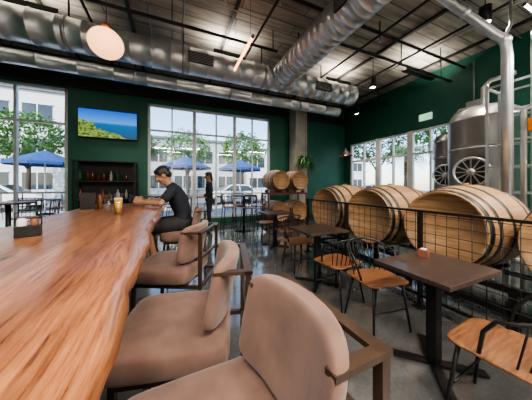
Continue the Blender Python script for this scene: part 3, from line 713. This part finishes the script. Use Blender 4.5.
# ------------------------------------------------------------------ exterior
asphalt = M("asphalt",(.16,.16,.16),(.22,.22,.215),rough=.9,scale=3); walkm = M("sidewalk",(.42,.41,.38),(.50,.49,.46),rough=.9,scale=2)
b = B("street_ground"); b.bx(-60,60,YF+.21,60,-.2,-.06, asphalt); b.bx(XR+.21,60,-40,YF+.21,-.2,-.06, asphalt); b.done()
b = B("patio_sidewalk"); b.bx(-20,XR+.2,YF+.22,14.6,-.06,0, walkm); b.bx(XR+.22,11,-10,14.6,-.06,0,walkm); b.done()
sid = siding_mat("white_siding",(.66,.67,.68),.3); sid2 = siding_mat("grey_metal_siding",(.42,.44,.46),.5)
def building(x0,x1,y0,y1,h,m,floors,bays,face='Y'):
    b = B("street_building"); b.bx(x0,x1,y0,y1,-.06,h,m); b.bx(x0-.2,x1+.2,y0-.2,y1+.2,h,h+.25,cargrey)
    for f in range(floors):
        z0 = 1.0+f*(h-.6)/floors; z1 = z0+(h-.6)/floors*.48
        for k in range(bays):
            if face == 'Y':
                w = (x1-x0)/bays; xa = x0+w*(k+.15); xb = x0+w*(k+.85)
                b.bx(xa,xb,y0-.06,y0+.02,z0,z1,glass_dark); b.bx(xa-.06,xb+.06,y0-.1,y0+.02,z1,z1+.1,white); b.bx((xa+xb)/2-.04,(xa+xb)/2+.04,y0-.08,y0,z0,z1,white)
            else:
                w = (y1-y0)/bays; ya = y0+w*(k+.15); yb = y0+w*(k+.85)
                b.bx(x0-.06,x0+.02,ya,yb,z0,z1,glass_dark); b.bx(x0-.1,x0+.02,ya-.06,yb+.06,z1,z1+.1,white)
    b.done()
building(-26,-6.5,25,34,9.5,sid,3,7); building(-5.2,7.5,27,36,6.6,sid2,2,5); building(9,30,27,38,6,sid,2,7)
building(21,28,-6,9,3.6,sid,1,5,'X')
def tree(x,y,h,r):
    b = B("street_tree"); b.tube([(0,0,-.06),(.05,.02,h*.4),(0,0,h*.7)],[.16,.12,.06], bark, seg=10)
    for a in range(5): b.tube([(.02,0,h*.4),(math.cos(a*1.26)*r*.6,math.sin(a*1.26)*r*.6,h*.75)],[.07,.02], bark, seg=6)
    for k in range(2600):
        v = Vector((random.gauss(0,1),random.gauss(0,1),random.gauss(0,1))).normalized()*r*random.uniform(.45,1)**.5
        v.z *= .8; v *= 1+.18*math.sin(v.x*4)*math.cos(v.y*4); p = v+Vector((0,0,h*.78)); s_ = random.uniform(.08,.17)
        a = Vector((random.gauss(0,1),random.gauss(0,1),random.gauss(0,1))).normalized(); c_ = a.orthogonal().normalized()
        b.quad([p-a*s_,p-c_*s_*.5,p+a*s_,p+c_*s_*.5], leaf)
    return b.done((x,y,0))
t = tree(-9.5,21,6.2,2.2); dup(t,(1.4,22,0),1.2); dup(t,(6.6,21,0),2.2); dup(t,(-3.4,22.5,0),3.2); dup(t,(16,7.5,0),.6); dup(t,(16.6,2.5,0),1.9); dup(t,(16,13,0),2.9)
b = B("palm_tree"); b.tube([(0,0,-.06),(.1,0,1.5),(.05,0,3.2)],[.22,.18,.15], bark, seg=12)
for k in range(26):
    a = k*2.4; l = random.uniform(1.2,1.7); el = random.uniform(-.1,1.1); pts = []
    for i in range(9):
        t_ = i/8; pts.append(Vector((.05+math.cos(a)*l*t_*math.cos(el*.6), math.sin(a)*l*t_*math.cos(el*.6), 3.2+l*(math.sin(el)*t_-.75*t_*t_))))
    sd = Vector((-math.sin(a),math.cos(a),0))
    for i in range(8):
        for j in (0,.5):
            p = pts[i].lerp(pts[i+1],j); d_ = (pts[i+1]-pts[i]).normalized(); ll = .38*math.sin(math.pi*(i+j+1)/9.5)+.05
            for s_ in (-1,1): b.quad([p-d_*.025,p+d_*.025,p+sd*s_*ll+d_*.12-Vector((0,0,.12*ll*3))], leaf)
b.done((11.6,7.6,0))
def umbrella(x,y,z=2.75,r=1.35):
    b = B("patio_umbrella"); R1 = []
    for (rr,zz) in ((r,z-.52),(r,z-.40),(r*.5,z-.10),(.03,z+.17)): R1.append([Vector((rr*math.cos(k*math.pi/4),rr*math.sin(k*math.pi/4),zz)) for k in range(8)])
    b.rings(R1, blue_cloth, caps=False, smooth=False); b.tube([(0,0,0),(0,0,z+.2)], .03, white, seg=10); b.lathe([(.3,0),(.3,.05),(.05,.1)], blackmatte, seg=20)
    for k in range(8): b.tube([(0,0,z+.08),(r*.98*math.cos(k*math.pi/4),r*.98*math.sin(k*math.pi/4),z-.42)], .008, white, seg=5)
    b.done((x,y,0))
umbrella(-5.3,13.0); umbrella(.7,12.6); umbrella(3.9,12.9)
def ptable(x,y):
    b = B("patio_table"); b.lathe([(.6,.72),(.6,.75)], blackmatte, seg=24); b.tube([(.18,0,0),(.18,0,.72)], .04, blackmatte); b.lathe([(.3,0),(.3,.02)], blackmatte, c=(.18,0,0)); b.done((x,y,0))
for x,y in ((-5.3,11.9),(.7,11.4),(3.9,11.8),(-1.5,10.5)): ptable(x,y)
for x,y,a in ((-6.2,11.9,-90),(-4.3,11.9,90),(-.2,11.4,-80),(1.7,11.4,90),(3.0,11.8,-90),(4.9,11.8,95),(-2.4,10.5,-90),(-.6,10.5,90)): dup(chair,(x,y,0),rad(a))
b = B("patio_railing")
for k in range(25): b.bx(-9.0+k*.75-.02,-9.0+k*.75+.02,14.48,14.52,0,1.0, blackmatte)
for z in (.15,.55,1.0): b.bx(-9,9,14.485,14.515,z-.015,z+.015, blackmatte)
b.done()
def car(x,y,rz,paint):
    b = B("parked_car")
    prof = [(-2.1,.35),(-2.15,.7),(-2.0,.92),(-1.55,1.0),(-1.1,1.38),(-.3,1.47),(.4,1.42),(1.05,1.02),(1.9,.88),(2.15,.65),(2.12,.35)]
    R_ = []
    for yy, sc in ((-.86,.94),(-.80,1),(.80,1),(.86,.94)): R_.append([Vector((p[0]*sc, yy if p[1] < 1.05 else yy*.82, .35+(p[1]-.35)*sc)) for p in prof])
    b.rings(R_, paint, smooth=False)
    for s_ in (-1,1):
        b.quad([(-1.35,.88*s_,1.0),(-.98,.735*s_,1.34),(-.3,.735*s_,1.40),(-.3,.88*s_,1.0)], glass_dark); b.quad([(-.22,.88*s_,1.0),(-.22,.735*s_,1.40),(.36,.735*s_,1.36),(.92,.88*s_,1.0)], glass_dark)
        for xx in (-1.35,1.35): b.lathe([(.33,.66*s_),(.33,.885*s_)], rubber, c=(xx,0,.33), seg=24, axis='Y'); b.lathe([(.2,.88*s_),(.19,.90*s_)], galv2, c=(xx,0,.33), seg=16, axis='Y')
    b.box((.74,0,1.23),(.75,1.3,.02), glass_dark, rot=(0,rad(32),0)); b.box((2.1,.6,.72),(.1,.3,.12), white); b.box((2.1,-.6,.72),(.1,.3,.12), white)
    b.done((x,y,-.06), rz)
car(-8.6,16.4,0,carpaint); car(-3.6,16.6,0,cargrey); car(4.4,16.4,math.pi,carpaint); car(13.0,10.6,rad(90),carpaint); car(-13.4,16.5,0,cargrey)

# ------------------------------------------------------------------ world, sun, portals
w = bpy.data.worlds.new("World"); scene.world = w; w.use_nodes = True; nt = w.node_tree
bg = nt.nodes["Background"]; sky = nt.nodes.new("ShaderNodeTexSky"); sky.sky_type = 'NISHITA'; sky.sun_disc = False
sky.sun_elevation = rad(48); sky.sun_rotation = rad(200); sky.air_density = 1.0; sky.dust_density = .6
nt.links.new(sky.outputs[0], bg.inputs["Color"]); bg.inputs["Strength"].default_value = .34
s = bpy.data.lights.new("sun",'SUN'); s.energy = 4.6; s.angle = .01; s.color = (1,.95,.87)
so = bpy.data.objects.new("sun", s); so.rotation_euler = Vector((.35,.75,-.75)).to_track_quat('-Z','Y').to_euler(); scene.collection.objects.link(so)
def portal(c, sx, sy, d):
    l = bpy.data.lights.new("window_portal",'AREA'); l.shape = 'RECTANGLE'; l.size = sx; l.size_y = sy; l.cycles.is_portal = True
    o = bpy.data.objects.new("window_portal", l); o.location = c; o.rotation_euler = Vector(d).to_track_quat('-Z','Y').to_euler(); scene.collection.objects.link(o)
portal(((W1[0]+W1[1])/2,YF+.19,2.1),W1[1]-W1[0],3.7,(0,-1,0)); portal(((W2[0]+W2[1])/2,YF+.19,2.05),W2[1]-W2[0],3.65,(0,-1,0)); portal((XR+.19,5.2,2.0),3.75,2.2,(-1,0,0))

# ------------------------------------------------------------------ camera
cam = bpy.data.cameras.new("camera"); cam.sensor_width = 36; cam.lens = 215/532*36; cam.shift_y = -15/532; cam.clip_start = .02
co = bpy.data.objects.new("camera", cam); co.location = (0,0,HC); co.rotation_euler = (rad(90),0,-rad(23.6)); scene.collection.objects.link(co); scene.camera = co
scene.view_settings.view_transform = 'AgX'
try: scene.view_settings.look = 'AgX - Medium High Contrast'
except Exception: pass
scene.view_settings.exposure = .72
